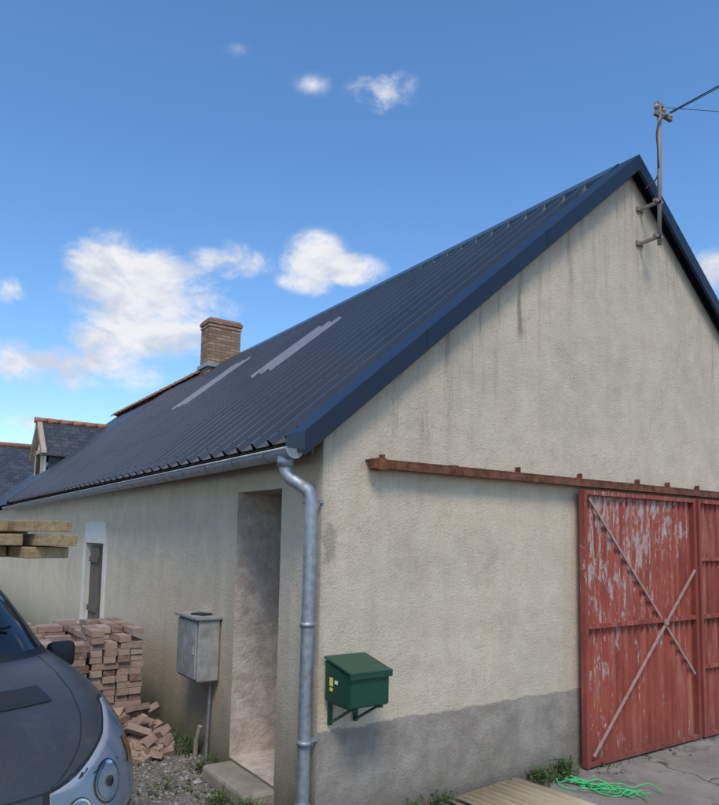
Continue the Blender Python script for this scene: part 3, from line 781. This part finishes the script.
# ------------------------------------------------------------------ sun, sky
sd=Vector((-.38,-.60,.95)).normalized()
el=math.asin(sd.z); az=math.atan2(sd.x,sd.y)
sl=D.lights.new('sun','SUN'); sl.energy=2.2; sl.angle=math.radians(18); sl.color=(1,.935,.84)
so=D.objects.new('sun',sl); scene.collection.objects.link(so); so.rotation_euler=(-sd).to_track_quat('-Z','Y').to_euler(); so.location=(-5,-8,12)
w=D.worlds.new('World'); scene.world=w; w.use_nodes=True; t=NT(w.node_tree)
for n in list(t.n): t.n.remove(n)
sky=t.new('ShaderNodeTexSky'); sky.sky_type='NISHITA'; sky.sun_disc=False; sky.sun_elevation=el; sky.sun_rotation=az
sky.altitude=50; sky.air_density=1.0; sky.dust_density=.8; sky.ozone_density=3.0
hs=t.new('ShaderNodeHueSaturation'); hs.inputs['Saturation'].default_value=1.19; hs.inputs['Value'].default_value=1.42; t.l.new(sky.outputs[0],hs.inputs['Color'])
bg=t.new('ShaderNodeBackground'); t.l.new(hs.outputs[0],bg.inputs[0]); bg.inputs[1].default_value=.15
tc=t.new('ShaderNodeTexCoord').outputs['Generated']; dx_,dy_,dz_=t.sep(tc)
A=t.math('ARCTAN2',dy_,dx_); E=t.math('ARCSINE',dz_); vec=t.comb(A,E,0.0)
def ae(x,y,z): 
    l=math.sqrt(x*x+y*y+z*z); return math.atan2(y,x),math.asin(z/l)
clouds=[((.247,.918,.311),.13,.080,1.25),((.206,.917,.342),.075,.06,1.2),((.30,.90,.30),.10,.065,1.1),((.172,.960,.219),.15,.035,1.0),((.24,.93,.27),.12,.045,1.0),
 ((.361,.854,.374),.070,.030,.62),((.464,.801,.379),.052,.044,1.1),((.501,.782,.370),.062,.026,.95),((.455,.81,.35),.05,.022,.8),
 ((.106,.947,.305),.03,.025,.8),((.484,.669,.564),.052,.026,.85),((.404,.716,.569),.028,.016,.38),((.311,.743,.593),.022,.013,.28),((.827,.442,.346),.05,.035,.8),((.144,.979,.142),.05,.016,.75),((.05,.98,.215),.09,.03,.8),((-.3,.93,.3),.2,.09,.9),((.95,.1,.3),.2,.08,.9),((-.9,.2,.4),.25,.1,.9)]
acc=None
for c,ra,re,wt in clouds:
    a,e=ae(*c); ra/=math.cos(e)
    d=t.vmath('LENGTH',t.vmath('MULTIPLY',t.vmath('SUBTRACT',vec,(a,e,0)),(1/ra,1/re,0)))
    v=t.math('MULTIPLY',t.math('SUBTRACT',1.15,d),wt)
    acc=v if acc is None else t.math('MAXIMUM',acc,v)
nz1=t.noise(t.vmath('MULTIPLY',tc,(1,1,1.5)),10,8,.64,.3)
dens=t.math('ADD',acc,t.math('MULTIPLY',t.math('SUBTRACT',nz1,.5),3.4))
al=t.math('MULTIPLY',t.ramp(dens,.0,1.0),t.ramp(acc,.0,.45))
shade=t.ramp(t.noise(t.vmath('ADD',t.vmath('MULTIPLY',tc,(1,1,1.8)),(0,0,.035)),10,5,.6,.4),.36,.60)
cc=t.mix(shade,(.66,.72,.84),(.98,.98,1.0))
bg2=t.new('ShaderNodeBackground'); t.l.new(cc,bg2.inputs[0]); bg2.inputs[1].default_value=.92
mx=t.new('ShaderNodeMixShader'); t.l.new(t.math('MULTIPLY',al,.95),mx.inputs[0]); t.l.new(bg.outputs[0],mx.inputs[1]); t.l.new(bg2.outputs[0],mx.inputs[2])
ow=t.new('ShaderNodeOutputWorld'); t.l.new(mx.outputs[0],ow.inputs[0])
# ------------------------------------------------------------------ camera
yaw,pit,roll=[math.radians(a) for a in (55.779,5.467,1.046)]
fw=Vector((math.cos(yaw)*math.cos(pit),math.sin(yaw)*math.cos(pit),math.sin(pit))); r=Vector((math.sin(yaw),-math.cos(yaw),0)); u=r.cross(fw)
Rv=r*math.cos(roll)+u*math.sin(roll); Uv=-r*math.sin(roll)+u*math.cos(roll); C=Vector((-2.247,-3.716,1.6))
cd=D.cameras.new('camera'); co=D.objects.new('camera',cd); scene.collection.objects.link(co)
co.matrix_world=Matrix(((Rv.x,Uv.x,-fw.x,C.x),(Rv.y,Uv.y,-fw.y,C.y),(Rv.z,Uv.z,-fw.z,C.z),(0,0,0,1)))
cd.sensor_fit='VERTICAL'; cd.sensor_height=36; cd.lens=36*688.38/805; cd.shift_y=(471.31-402.5)/805; cd.clip_end=2000; cd.clip_start=.05
scene.camera=co
